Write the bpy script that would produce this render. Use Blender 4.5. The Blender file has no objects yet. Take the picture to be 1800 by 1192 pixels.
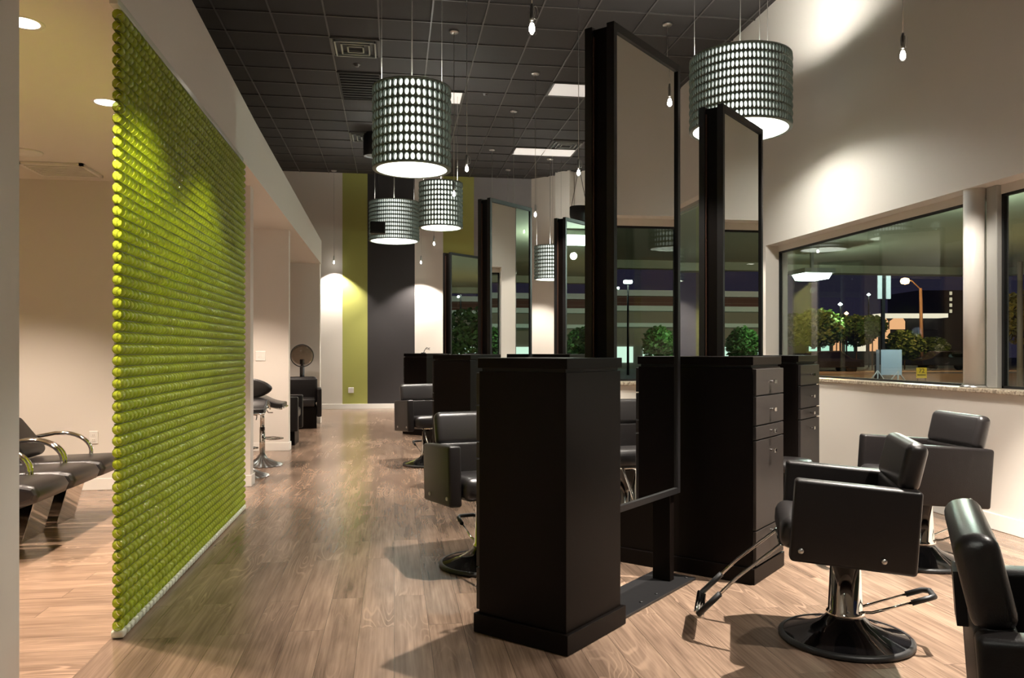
import bpy, bmesh, math, random
from mathutils import Matrix, Vector
C = bpy.context.scene.collection
S = bpy.context.scene
PI = math.pi
R2 = math.sqrt(.5)
rnd = random.Random(7)
CEIL = 5.13      # ceiling height of the hall
LOW = 2.79       # ceiling height of the side rooms
WX = 4.17        # inner face of the right wall
BY = 17.65       # back wall

# ------------------------------------------------------------------ camera
F = 1400.0
TH = math.atan(207 / F)
cam_d = bpy.data.cameras.new('camera')
cam = bpy.data.objects.new('camera', cam_d)
C.objects.link(cam)
cam.location = (0, 0, 1.25)
cam.rotation_euler = (PI / 2, 0, -TH)
cam_d.sensor_fit = 'HORIZONTAL'
cam_d.sensor_width = 36
cam_d.lens = 36 * F / 1800
cam_d.shift_y = (618 - 596) / 1800
cam_d.clip_start = .05
cam_d.clip_end = 400
S.camera = cam

# ------------------------------------------------------------------ world, exposure
w = bpy.data.worlds.new('night_sky')
S.world = w
w.use_nodes = True
wn = w.node_tree.nodes
wl = w.node_tree.links
bg = wn['Background']
tc = wn.new('ShaderNodeTexCoord'); sx = wn.new('ShaderNodeSeparateXYZ'); cr = wn.new('ShaderNodeValToRGB')
wl.new(tc.outputs['Generated'], sx.inputs[0]); wl.new(sx.outputs['Z'], cr.inputs[0])
cr.color_ramp.elements[0].position = 0.0; cr.color_ramp.elements[0].color = (.022, .018, .036, 1)
cr.color_ramp.elements[1].position = .35; cr.color_ramp.elements[1].color = (.003, .006, .022, 1)
wl.new(cr.outputs[0], bg.inputs[0])
bg.inputs[1].default_value = 1.0
S.view_settings.view_transform = 'Standard'
S.view_settings.look = 'None'
S.view_settings.gamma = 1
S.view_settings.use_curve_mapping = False
S.view_settings.exposure = 0.0

# power of the lamps (used by the lamp builders further down)
P_BULB = 85.0      # each low-voltage pendant spot
P_DRUM = 68.0      # lamp inside each drum shade
P_DOWN = 340.0      # each recessed downlight
P_FLOOD = 2500.0   # canopy flood light outdoors
WARM = (1.0, .83, .69)
COOL = (1.0, .92, .82)

# ------------------------------------------------------------------ materials
def mat(name, col, rough=.5, metal=0.0, spec=.5, emit=None, es=0.0, bump=0.0, bscale=60.0, coat=0.0, vary=0.0, vscale=4.0):
    m = bpy.data.materials.new(name); m.use_nodes = True
    n = m.node_tree.nodes; l = m.node_tree.links
    b = n['Principled BSDF']
    b.inputs['Base Color'].default_value = (*col, 1)
    b.inputs['Roughness'].default_value = rough
    b.inputs['Metallic'].default_value = metal
    b.inputs['Specular IOR Level'].default_value = spec
    b.inputs['Coat Weight'].default_value = coat
    if emit:
        b.inputs['Emission Color'].default_value = (*emit, 1)
        b.inputs['Emission Strength'].default_value = es
    if bump or vary:
        t = n.new('ShaderNodeTexCoord')
    if bump:
        nz = n.new('ShaderNodeTexNoise'); nz.inputs['Scale'].default_value = bscale; nz.inputs['Detail'].default_value = 4
        bp = n.new('ShaderNodeBump'); bp.inputs['Strength'].default_value = bump; bp.inputs['Distance'].default_value = .004
        l.new(t.outputs['Object'], nz.inputs['Vector']); l.new(nz.outputs['Fac'], bp.inputs['Height']); l.new(bp.outputs[0], b.inputs['Normal'])
    if vary:
        nz = n.new('ShaderNodeTexNoise'); nz.inputs['Scale'].default_value = vscale; nz.inputs['Detail'].default_value = 5
        mx = n.new('ShaderNodeMix'); mx.data_type = 'RGBA'
        mx.inputs['A'].default_value = (*[c * (1 - vary) for c in col], 1); mx.inputs['B'].default_value = (*[min(1, c * (1 + vary)) for c in col], 1)
        l.new(t.outputs['Object'], nz.inputs['Vector']); l.new(nz.outputs['Fac'], mx.inputs['Factor']); l.new(mx.outputs['Result'], b.inputs['Base Color'])
    return m

def emis(name, col, s):
    m = bpy.data.materials.new(name); m.use_nodes = True
    n = m.node_tree.nodes; n.remove(n['Principled BSDF'])
    e = n.new('ShaderNodeEmission'); e.inputs[0].default_value = (*col, 1); e.inputs[1].default_value = s
    m.node_tree.links.new(e.outputs[0], n['Material Output'].inputs[0])
    return m

def glass_mat(name, tint=(.93, .96, .94), ior=1.5, rough=0.0, boost=1.0):
    m = bpy.data.materials.new(name); m.use_nodes = True
    n = m.node_tree.nodes; l = m.node_tree.links; n.remove(n['Principled BSDF'])
    tr = n.new('ShaderNodeBsdfTransparent'); tr.inputs[0].default_value = (*tint, 1)
    gl = n.new('ShaderNodeBsdfGlossy'); gl.inputs['Roughness'].default_value = rough
    fr = n.new('ShaderNodeFresnel')
    ge = n.new('ShaderNodeNewGeometry'); io = n.new('ShaderNodeMapRange'); io.inputs['To Min'].default_value = ior; io.inputs['To Max'].default_value = 1 / ior
    l.new(ge.outputs['Backfacing'], io.inputs['Value']); l.new(io.outputs[0], fr.inputs[0])
    mu = n.new('ShaderNodeMath'); mu.operation = 'MULTIPLY'; mu.inputs[1].default_value = boost; mu.use_clamp = True
    ms = n.new('ShaderNodeMixShader')
    l.new(fr.outputs[0], mu.inputs[0]); l.new(mu.outputs[0], ms.inputs[0]); l.new(tr.outputs[0], ms.inputs[1]); l.new(gl.outputs[0], ms.inputs[2])
    l.new(ms.outputs[0], n['Material Output'].inputs[0])
    return m

def wood_floor(name, along_y, dark, light, tint=1.0):
    m = bpy.data.materials.new(name); m.use_nodes = True
    n = m.node_tree.nodes; l = m.node_tree.links; b = n['Principled BSDF']
    t = n.new('ShaderNodeTexCoord'); mp = n.new('ShaderNodeMapping')
    if along_y: mp.inputs['Rotation'].default_value = (0, 0, PI / 2)
    l.new(t.outputs['Object'], mp.inputs['Vector'])
    br = n.new('ShaderNodeTexBrick')
    br.offset = .37; br.inputs['Scale'].default_value = 1; br.inputs['Brick Width'].default_value = 1.22; br.inputs['Row Height'].default_value = .155
    br.inputs['Mortar Size'].default_value = .0008; br.inputs['Mortar Smooth'].default_value = .1
    br.inputs['Color1'].default_value = (0, 0, 0, 1); br.inputs['Color2'].default_value = (1, 1, 1, 1); br.inputs['Mortar'].default_value = (.3, .3, .3, 1)
    l.new(mp.outputs[0], br.inputs['Vector'])
    # each plank shifts the grain
    sc = n.new('ShaderNodeVectorMath'); sc.operation = 'MULTIPLY'; sc.inputs[1].default_value = (7.3, 3.1, 5.7)
    ad = n.new('ShaderNodeVectorMath'); ad.operation = 'ADD'
    l.new(br.outputs['Color'], sc.inputs[0]); l.new(mp.outputs[0], ad.inputs[0]); l.new(sc.outputs[0], ad.inputs[1])
    st = n.new('ShaderNodeMapping'); st.inputs['Scale'].default_value = (1.3, 9.0, 1)
    l.new(ad.outputs[0], st.inputs['Vector'])
    n1 = n.new('ShaderNodeTexNoise'); n1.inputs['Scale'].default_value = 1.5; n1.inputs['Detail'].default_value = 3; n1.inputs['Distortion'].default_value = .6
    l.new(st.outputs[0], n1.inputs['Vector'])
    # cathedral grain: contour lines of a stretched noise
    n2 = n.new('ShaderNodeTexNoise'); n2.inputs['Scale'].default_value = .9; n2.inputs['Detail'].default_value = 1.0; n2.inputs['Distortion'].default_value = .3
    l.new(st.outputs[0], n2.inputs['Vector'])
    mm = n.new('ShaderNodeMath'); mm.operation = 'MULTIPLY'; mm.inputs[1].default_value = 95
    sn = n.new('ShaderNodeMath'); sn.operation = 'SINE'
    l.new(n2.outputs['Fac'], mm.inputs[0]); l.new(mm.outputs[0], sn.inputs[0])
    rr = n.new('ShaderNodeMapRange'); rr.inputs['From Min'].default_value = .55; rr.inputs['From Max'].default_value = 1.0
    l.new(sn.outputs[0], rr.inputs['Value'])
    n4 = n.new('ShaderNodeTexNoise'); n4.inputs['Scale'].default_value = 1.1; n4.inputs['Detail'].default_value = 2
    l.new(ad.outputs[0], n4.inputs['Vector'])
    gm = n.new('ShaderNodeMapRange'); gm.inputs['From Min'].default_value = .50; gm.inputs['From Max'].default_value = .64
    l.new(n4.outputs['Fac'], gm.inputs['Value'])
    ln = n.new('ShaderNodeMath'); ln.operation = 'MULTIPLY'; l.new(rr.outputs[0], ln.inputs[0]); l.new(gm.outputs[0], ln.inputs[1])
    f2 = n.new('ShaderNodeMapping'); f2.inputs['Scale'].default_value = (3, 90, 1); l.new(ad.outputs[0], f2.inputs['Vector'])
    n3 = n.new('ShaderNodeTexNoise'); n3.inputs['Scale'].default_value = 1.0; n3.inputs['Detail'].default_value = 5; l.new(f2.outputs[0], n3.inputs['Vector'])
    # combine
    a1 = n.new('ShaderNodeMath'); a1.operation = 'MULTIPLY'; a1.inputs[1].default_value = .13; l.new(br.outputs['Color'], a1.inputs[0])
    a2 = n.new('ShaderNodeMath'); a2.operation = 'MULTIPLY_ADD'; a2.inputs[1].default_value = .75; l.new(n1.outputs['Fac'], a2.inputs[0]); l.new(a1.outputs[0], a2.inputs[2])
    a3 = n.new('ShaderNodeMath'); a3.operation = 'MULTIPLY_ADD'; a3.inputs[1].default_value = .55; l.new(n3.outputs['Fac'], a3.inputs[0]); l.new(a2.outputs[0], a3.inputs[2])
    r2 = n.new('ShaderNodeMapRange'); r2.inputs['From Min'].default_value = .38; r2.inputs['From Max'].default_value = 1.0; l.new(a3.outputs[0], r2.inputs['Value'])
    cr = n.new('ShaderNodeValToRGB'); cr.color_ramp.elements[0].color = (*dark, 1); cr.color_ramp.elements[1].color = (*light, 1)
    l.new(r2.outputs[0], cr.inputs[0])
    m1 = n.new('ShaderNodeMix'); m1.data_type = 'RGBA'; l.new(cr.outputs[0], m1.inputs['A']); m1.inputs['B'].default_value = (*[min(1, c * 1.45) for c in light], 1)
    lf = n.new('ShaderNodeMath'); lf.operation = 'MULTIPLY'; lf.inputs[1].default_value = .5; l.new(ln.outputs[0], lf.inputs[0]); l.new(lf.outputs[0], m1.inputs['Factor'])
    m2 = n.new('ShaderNodeMix'); m2.data_type = 'RGBA'; l.new(m1.outputs['Result'], m2.inputs['A']); m2.inputs['B'].default_value = (*[c * .55 for c in dark], 1)
    l.new(br.outputs['Fac'], m2.inputs['Factor'])
    l.new(m2.outputs['Result'], b.inputs['Base Color'])
    b.inputs['Roughness'].default_value = .24
    b.inputs['Specular IOR Level'].default_value = .5
    bp = n.new('ShaderNodeBump'); bp.inputs['Strength'].default_value = .03; bp.inputs['Distance'].default_value = .002
    l.new(n3.outputs['Fac'], bp.inputs['Height']); l.new(bp.outputs[0], b.inputs['Normal'])
    return m

def granite(name):
    m = mat(name, (.5, .4, .3), .3)
    n = m.node_tree.nodes; l = m.node_tree.links; b = n['Principled BSDF']
    t = n.new('ShaderNodeTexCoord'); nz = n.new('ShaderNodeTexNoise'); nz.inputs['Scale'].default_value = 55; nz.inputs['Detail'].default_value = 8
    cr = n.new('ShaderNodeValToRGB'); e = cr.color_ramp.elements
    e[0].position = .38; e[0].color = (.26, .20, .15, 1); e[1].position = .5; e[1].color = (.5, .41, .3, 1)
    x = e.new(.68); x.color = (.68, .6, .48, 1)
    l.new(t.outputs['Object'], nz.inputs['Vector']); l.new(nz.outputs['Fac'], cr.inputs[0]); l.new(cr.outputs[0], b.inputs['Base Color'])
    return m

def plastic_green(name):
    m = bpy.data.materials.new(name); m.use_nodes = True
    n = m.node_tree.nodes; l = m.node_tree.links; n.remove(n['Principled BSDF'])
    t = n.new('ShaderNodeTexCoord'); nz = n.new('ShaderNodeTexNoise'); nz.inputs['Scale'].default_value = 3
    mx = n.new('ShaderNodeMix'); mx.data_type = 'RGBA'; mx.inputs['A'].default_value = (.38, .46, .030, 1); mx.inputs['B'].default_value = (.48, .57, .045, 1)
    l.new(t.outputs['Object'], nz.inputs['Vector']); l.new(nz.outputs['Fac'], mx.inputs['Factor'])
    d = n.new('ShaderNodeBsdfDiffuse'); tl = n.new('ShaderNodeBsdfTranslucent'); gl = n.new('ShaderNodeBsdfGlossy'); gl.inputs['Roughness'].default_value = .12
    tp = n.new('ShaderNodeBsdfTransparent'); tp.inputs[0].default_value = (.75, .86, .25, 1)
    l.new(mx.outputs['Result'], d.inputs[0]); l.new(mx.outputs['Result'], tl.inputs[0])
    a = n.new('ShaderNodeMixShader'); a.inputs[0].default_value = .55; l.new(d.outputs[0], a.inputs[1]); l.new(tl.outputs[0], a.inputs[2])
    c = n.new('ShaderNodeMixShader'); c.inputs[0].default_value = .08; l.new(a.outputs[0], c.inputs[1]); l.new(tp.outputs[0], c.inputs[2])
    fr = n.new('ShaderNodeFresnel')
    ge = n.new('ShaderNodeNewGeometry'); io = n.new('ShaderNodeMapRange'); io.inputs['To Min'].default_value = 1.45; io.inputs['To Max'].default_value = 1 / 1.45
    l.new(ge.outputs['Backfacing'], io.inputs['Value']); l.new(io.outputs[0], fr.inputs[0])
    g = n.new('ShaderNodeMixShader'); l.new(fr.outputs[0], g.inputs[0]); l.new(c.outputs[0], g.inputs[1]); l.new(gl.outputs[0], g.inputs[2])
    l.new(g.outputs[0], n['Material Output'].inputs[0])
    return m

def brick_mat(name):
    m = mat(name, (.2, .06, .05), .8)
    n = m.node_tree.nodes; l = m.node_tree.links; b = n['Principled BSDF']
    t = n.new('ShaderNodeTexCoord'); mp = n.new('ShaderNodeMapping'); mp.inputs['Rotation'].default_value = (PI / 2, 0, PI / 2)
    br = n.new('ShaderNodeTexBrick'); br.inputs['Scale'].default_value = 1; br.inputs['Brick Width'].default_value = .4; br.inputs['Row Height'].default_value = .14; br.inputs['Mortar Size'].default_value = .01
    br.inputs['Color1'].default_value = (.16, .055, .05, 1); br.inputs['Color2'].default_value = (.11, .045, .04, 1); br.inputs['Mortar'].default_value = (.3, .25, .22, 1)
    l.new(t.outputs['Object'], mp.inputs[0]); l.new(mp.outputs[0], br.inputs['Vector']); l.new(br.outputs['Color'], b.inputs['Base Color'])
    return m

M = {
 'wall': mat('warm_white_paint', (.72, .665, .60), .6, bump=.03, bscale=120),
 'wall_green': mat('olive_green_paint', (.36, .36, .09), .6, bump=.03, bscale=120),
 'wall_dark': mat('charcoal_paint', (.030, .026, .027), .55, bump=.03, bscale=120),
 'wall_grey': mat('grey_paint', (.26, .245, .25), .6, bump=.03, bscale=120),
 'trim': mat('white_trim_paint', (.80, .76, .70), .4, bump=.02, bscale=40),
 'tile': mat('black_ceiling_tile', (.026, .023, .022), .75, bump=.25, bscale=200, vary=.12, vscale=3),
 'grid': mat('black_ceiling_grid', (.055, .050, .046), .4, vary=.05),
 'floor': wood_floor('brown_plank_floor', True, (.076, .048, .033), (.325, .220, .155)),
 'floor2': wood_floor('brown_plank_floor_cross', False, (.12, .075, .05), (.42, .28, .195)),
 'granite': granite('beige_granite'),
 'espresso': mat('espresso_wood', (.0042, .0026, .0020), .42, spec=.12, bump=.05, bscale=150, vary=.25, vscale=8),
 'drawer': mat('espresso_drawer_front', (.012, .0085, .007), .45, spec=.6, bump=.04, bscale=120, vary=.2, vscale=8),
 'black_metal': mat('black_steel', (.008, .0075, .008), .38, spec=.4, bump=.04, bscale=90),
 'plate': mat('dark_steel_plate', (.013, .0125, .013), .38, bump=.12, bscale=30),
 'mirror': mat('mirror_silver', (.86, .88, .86), .0, 1.0, vary=.004),
 'chrome': mat('chrome', (.78, .76, .73), .06, 1.0, bump=.01, bscale=20),
 'brushed': mat('brushed_steel', (.55, .54, .52), .28, 1.0, bump=.05, bscale=90),
 'leather': mat('black_vinyl', (.009, .007, .0068), .40, bump=.18, bscale=260, spec=.36),
 'leather2': mat('black_vinyl_shiny', (.013, .011, .011), .33, bump=.14, bscale=240, spec=.6),
 'rubber': mat('black_rubber', (.010, .010, .010), .45, bump=.1, bscale=80),
 'gloss_black': mat('gloss_black_base', (.006, .006, .007), .06, bump=.01, bscale=10, coat=.6),
 'glass': glass_mat('window_glass', (.90, .94, .91), 1.5, 0, 1.25),
 'glass_clear': glass_mat('clear_bulb_glass', (1, 1, 1), 1.35),
 'smoke': glass_mat('smoked_plastic', (.60, .54, .48), 1.45),
 'green': plastic_green('green_plastic_rings'),
 'olive': mat('olive_plastic_strip', (.10, .13, .012), .4, bump=.02),
 'clear_plastic': mat('clear_plastic_trim', (.75, .76, .62), .15, bump=.05, bscale=20),
 'shade': mat('sage_grey_shade', (.17, .20, .17), .45, bump=.05, bscale=50),
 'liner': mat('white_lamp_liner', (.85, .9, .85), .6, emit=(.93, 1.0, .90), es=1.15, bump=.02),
 'bulb_on': emis('glowing_bulb', (1, .95, .86), 35),
 'drum_bulb': emis('glowing_globe', (1, .98, .9), 14),
 'down_on': emis('downlight_lens', (1, .93, .82), 9),
 'panel_light': mat('ceiling_light_lens', (.75, .72, .68), .5, emit=(1, .95, .9), es=.42, bump=.02),
 'white_plastic': mat('white_plastic', (.78, .75, .70), .35, bump=.01),
 'alu': mat('grey_aluminium', (.36, .37, .35), .35, .7, bump=.03, bscale=60),
 'mullion': mat('pale_grey_aluminium', (.50, .50, .47), .4, .3, bump=.03, bscale=60),
 'black': mat('matt_black', (.006, .006, .006), .6, bump=.05),
 'wire': mat('steel_wire', (.45, .43, .40), .3, .9, bump=.01),
 'copper': mat('copper_edge', (.10, .05, .035), .4, .4, bump=.02),
 'asphalt': mat('asphalt', (.05, .045, .045), .8, bump=.3, bscale=12, vary=.3, vscale=.4),
 'grass': mat('grass', (.05, .09, .02), .9, bump=.5, bscale=8, vary=.4, vscale=2),
 'stucco': mat('canopy_stucco', (.34, .34, .24), .8, bump=.1, bscale=20),
 'brick': brick_mat('red_brick'),
 'cornice': mat('white_cornice', (.78, .84, .88), .6, bump=.05),
 'bark': mat('bark', (.10, .07, .05), .9, bump=.4, bscale=20, vary=.3),
 'leaf': mat('green_leaves', (.055, .12, .03), .6, bump=.1, vary=.4, vscale=3),
 'leaf_gold': mat('golden_leaves', (.34, .22, .03), .6, bump=.1, vary=.4, vscale=3),
 'sign_white': mat('pale_sign_board', (.60, .70, .78), .5, bump=.02, emit=(.5, .62, .8), es=.0),
 'yellow': mat('yellow_sign', (.8, .55, .02), .5, bump=.02),
 'sodium': emis('sodium_lamp', (1, .50, .16), 30),
 'white_lamp': emis('white_street_lamp', (.85, 1, .93), 14),
 'shop_teal': emis('lit_teal_window', (.55, .9, .72), 1.3),
 'shop_orange': emis('lit_orange_window', (1, .50, .25), 1.2),
 'shop_white': emis('lit_white_canopy', (1, .86, .68), 1.2),
 'shop_base': emis('lit_shop_base', (.75, 1, .85), 1.3),
 'lit_win': emis('lit_office_window', (1, .86, .6), .7),
 'pole': mat('weathered_pole', (.22, .16, .13), .6, bump=.1),
 'car': mat('dark_car_paint', (.02, .022, .028), .2, bump=.01),
 'concrete': mat('concrete', (.32, .30, .27), .8, bump=.2, bscale=15, vary=.2),
 'flood': emis('flood_light_lens', (.80, 1, .88), 16),
}

# ------------------------------------------------------------------ mesh helpers
class MB:
    """collects shapes, builds ONE mesh object"""
    def __init__(s): s.bm = bmesh.new()
    def _new(s, geom, mtx=None, mi=0, smooth=False):
        vs = [v for v in geom if isinstance(v, bmesh.types.BMVert)]
        if mtx is not None: bmesh.ops.transform(s.bm, matrix=mtx, verts=vs)
        fs = set()
        for v in vs: fs.update(v.link_faces)
        for f in fs: f.material_index = mi; f.smooth = smooth
        return vs
    def box(s, x0, y0, z0, x1, y1, z1, mi=0, mtx=None):
        t = Matrix.Translation(((x0 + x1) / 2, (y0 + y1) / 2, (z0 + z1) / 2)) @ Matrix.Diagonal((x1 - x0, y1 - y0, z1 - z0, 1))
        if mtx is not None: t = mtx @ t
        return s._new(bmesh.ops.create_cube(s.bm, size=1)['verts'], t, mi)
    def rbox(s, cx, cy, cz, sx, sy, sz, r, seg=4, mtx=None, mi=0, smooth=True):
        b2 = bmesh.new(); bmesh.ops.create_cube(b2, size=1)
        bmesh.ops.transform(b2, matrix=Matrix.Diagonal((sx, sy, sz, 1)), verts=b2.verts)
        bmesh.ops.bevel(b2, geom=list(b2.edges) + list(b2.verts), offset=r, segments=seg, profile=.5, affect='EDGES')
        t = Matrix.Translation((cx, cy, cz))
        if mtx is not None: t = t @ mtx
        s.join(b2, t, mi, smooth)
    def join(s, b2, t=None, mi=0, smooth=False):
        mp = {}
        for v in b2.verts: mp[v] = s.bm.verts.new((t @ v.co) if t is not None else v.co)
        for f in b2.faces:
            try:
                nf = s.bm.faces.new([mp[v] for v in f.verts]); nf.material_index = mi; nf.smooth = smooth
            except ValueError: pass
        b2.free()
    def cyl(s, p0, p1, r0, r1=None, n=16, mi=0, caps=True):
        p0, p1 = Vector(p0), Vector(p1); r1 = r0 if r1 is None else r1
        d = p1 - p0; L = d.length
        q = d.to_track_quat('Z', 'Y').to_matrix().to_4x4()
        t = Matrix.Translation((p0 + p1) / 2) @ q
        s._new(bmesh.ops.create_cone(s.bm, cap_ends=caps, segments=n, radius1=r0, radius2=r1, depth=L)['verts'], t, mi, True)
    def lathe(s, prof, n=32, c=(0, 0, 0), mi=0, smooth=True):
        rings = []
        for r, z in prof:
            if r < 1e-5: rings.append([s.bm.verts.new((c[0], c[1], c[2] + z))])
            else: rings.append([s.bm.verts.new((c[0] + r * math.cos(2 * PI * k / n), c[1] + r * math.sin(2 * PI * k / n), c[2] + z)) for k in range(n)])
        for a, b in zip(rings, rings[1:]):
            for k in range(n):
                k2 = (k + 1) % n
                if len(a) == 1 and len(b) == 1: continue
                vs = [a[0], b[k2], b[k]] if len(a) == 1 else ([a[k], a[k2], b[0]] if len(b) == 1 else [a[k], a[k2], b[k2], b[k]])
                f = s.bm.faces.new(vs); f.material_index = mi; f.smooth = smooth
    def tube(s, pts, r, n=10, mi=0, closed=False):
        pts = [Vector(p) for p in pts]; N = len(pts); rings = []
        up = Vector((0, 0, 1))
        for i, p in enumerate(pts):
            if closed: d = pts[(i + 1) % N] - pts[i - 1]
            else: d = pts[min(i + 1, N - 1)] - pts[max(i - 1, 0)]
            d.normalize()
            if i == 0:
                a = d.cross(up if abs(d.z) < .9 else Vector((1, 0, 0))).normalized()
            else:
                a = (a - d * a.dot(d)).normalized()
            b = d.cross(a)
            rr = r[i] if isinstance(r, (list, tuple)) else r
            rings.append([s.bm.verts.new(p + (a * math.cos(2 * PI * k / n) + b * math.sin(2 * PI * k / n)) * rr) for k in range(n)])
        prs = list(zip(rings, rings[1:]))
        if closed: prs.append((rings[-1], rings[0]))
        for A, B in prs:
            for k in range(n):
                f = s.bm.faces.new([A[k], A[(k + 1) % n], B[(k + 1) % n], B[k]]); f.smooth = True; f.material_index = mi
        if not closed:
            for R in (rings[0][::-1], rings[-1]):
                f = s.bm.faces.new(R); f.material_index = mi
    def prism(s, pts, a, b, axis='z', mi=0, smooth=False):
        """polygon extruded along axis between a and b"""
        def P(p, t):
            if axis == 'z': return (p[0], p[1], t)
            if axis == 'y': return (p[0], t, p[1])
            return (t, p[0], p[1])
        A = [s.bm.verts.new(P(p, a)) for p in pts]; B = [s.bm.verts.new(P(p, b)) for p in pts]
        fs = [s.bm.faces.new(A), s.bm.faces.new(B[::-1])]
        for k in range(len(pts)):
            k2 = (k + 1) % len(pts)
            f = s.bm.faces.new([A[k], B[k], B[k2], A[k2]]); f.smooth = smooth; fs.append(f)
        for f in fs: f.material_index = mi
    def quad(s, *p, mi=0):
        f = s.bm.faces.new([s.bm.verts.new(q) for q in p]); f.material_index = mi
    def build(s, name, m, parent=None, loc=None, rz=0, bevel=0, subs=0, label=None, solid=0):
        bmesh.ops.recalc_face_normals(s.bm, faces=s.bm.faces)
        me = bpy.data.meshes.new(name); s.bm.to_mesh(me); s.bm.free()
        for k in (m if isinstance(m, (list, tuple)) else [m]): me.materials.append(k)
        o = bpy.data.objects.new(name, me); C.objects.link(o)
        if parent: o.parent = parent
        if loc: o.location = loc
        if rz: o.rotation_euler.z = rz
        if bevel:
            b = o.modifiers.new('bevel', 'BEVEL'); b.width = bevel; b.segments = 2; b.limit_method = 'ANGLE'
        if subs:
            b = o.modifiers.new('subdivision', 'SUBSURF'); b.levels = subs; b.render_levels = subs
        if solid:
            b = o.modifiers.new('solidify', 'SOLIDIFY'); b.thickness = solid
        if label: o['label'] = label
        return o

def thing(name, label, cat, loc=(0, 0, 0), rz=0, group=None):
    o = bpy.data.objects.new(name, None); C.objects.link(o); o.empty_display_size = .1
    o.location = loc; o.rotation_euler.z = rz; o['label'] = label; o['category'] = cat
    if group: o['group'] = group
    return o
def tag(o, label, cat, group=None):
    o['label'] = label; o['category'] = cat
    if group: o['group'] = group
    return o
def struct(o): o['kind'] = 'structure'; return o
def dup(root, loc, rz, label, group=None):
    r = root.copy(); C.objects.link(r); r.location = loc; r.rotation_euler = (0, 0, rz); r['label'] = label
    if group: r['group'] = group
    for ch in list(root.children):
        c = ch.copy(); C.objects.link(c); c.parent = r
        for g in list(ch.children):
            d = g.copy(); C.objects.link(d); d.parent = c
    return r
def lamp(kind, parent, loc, power, col, size=.03, angle=None, blend=.4, name='light'):
    d = bpy.data.lights.new(name, kind); d.energy = power; d.color = col
    if kind != 'AREA': d.shadow_soft_size = size
    if kind == 'SPOT': d.spot_size = angle; d.spot_blend = blend
    o = bpy.data.objects.new(name, d); C.objects.link(o); o.location = loc
    if parent: o.parent = parent
    return o
def W(u, v): return ((u + v) * R2, (u - v) * R2)

# ================================================================== STRUCTURE
b = MB(); b.quad((-1.22, -3, 0), (4.7, -3, 0), (4.7, BY + .3, 0), (-1.22, BY + .3, 0)); struct(b.build('floor', M['floor']))
b = MB(); b.quad((-6, -3, 0), (-1.22, -3, 0), (-1.22, 7.6, 0), (-6, 7.6, 0)); struct(b.build('floor', M['floor2']))
b = MB(); b.quad((-6, 7.6, 0), (-1.22, 7.6, 0), (-1.22, BY + .3, 0), (-6, BY + .3, 0)); struct(b.build('floor', M['floor']))
# hall ceiling of black tiles on a grid (2 x 2 feet)
gx0, gy0, gs = -.79, 9.40, .61
ce = MB(); ce.box(-6.2, -3, CEIL, WX + .25, BY + .3, CEIL + .1); ceiling = struct(ce.build('ceiling', M['tile']))
g = MB()
k = -9
while gx0 + k * gs < WX:
    x = gx0 + k * gs
    if x > -6: g.box(x - .009, -3, CEIL - .012, x + .009, BY, CEIL + .004)
    k += 1
k = -20
while gy0 + k * gs < BY:
    y = gy0 + k * gs
    if y > -3: g.box(-6, y - .009, CEIL - .0125, WX, y + .009, CEIL + .004)
    k += 1
g.build('ceiling_grid', M['grid'], ceiling)

# back wall with painted stripes (each stripe is paint on the same wall)
def xback(px):   # where a sight line meets the back wall
    a = (px - 900) / F; c, s = math.cos(TH), math.sin(TH)
    return BY * (c * a + s) / (-s * a + c)
edges = [(-6.2, 0)] + [(xback(p), m) for p, m in ((602, 1), (646, 2), (729, 0), (779, 1), (833, 3), (934, 3))]
b = MB()
for (x0, m0), (x1, _) in zip(edges, edges[1:]):
    b.box(x0, BY, 0, x1, BY + .2, CEIL, mi=m0)
struct(b.build('wall_back', [M['wall'], M['wall_green'], M['wall_dark'], M['wall_grey']]))
xc = xback(934)
# corner wall at 45 degrees
L = WX - xc
b = MB(); b.prism([(xc, BY), (xc + L, BY - L), (xc + L + .2, BY - L + .2), (xc + .2, BY + .2)], 0, CEIL); struct(b.build('wall_corner', M['wall']))
b = MB(); b.prism([(xc + .52, BY - .60), (xc + .78, BY - .86), (xc + .66, BY - .98), (xc + .40, BY - .72)], 0, CEIL); struct(b.build('trim_1', M['trim']))
b = MB(); b.box(-6, BY - .014, 0, xc, BY, .11); struct(b.build('baseboard_back', M['trim'], bevel=.004))
b = MB(); b.box(-6.2, -3, 0, -6, BY, CEIL); struct(b.build('wall_left', M['wall']))
b = MB(); b.box(-6.2, -3.2, 0, WX + .7, -3, CEIL); struct(b.build('wall_front', M['wall']))

# partition walls between the side rooms
def side_wall(side, y0, y1, x1):
    b = MB(); b.box(-6, y0, 0, x1, y1, LOW); struct(b.build('wall_' + side, M['wall']))
    b = MB(); b.box(-6, y0 - .014, 0, x1 + .014, y0, .105); b.box(x1, y0, 0, x1 + .014, y1 + .01, .105)
    struct(b.build('baseboard_' + side, M['trim'], bevel=.004))
side_wall('shampoo_room', 7.66, 7.82, -1.32)
side_wall('bay', 10.36, 10.50, -1.318)
side_wall('alcove', 14.25, 14.40, -1.285)
b = MB(); b.box(-1.48, -3, 0, -1.32, 3.06, LOW); struct(b.build('wall_left_near', M['wall']))
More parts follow.
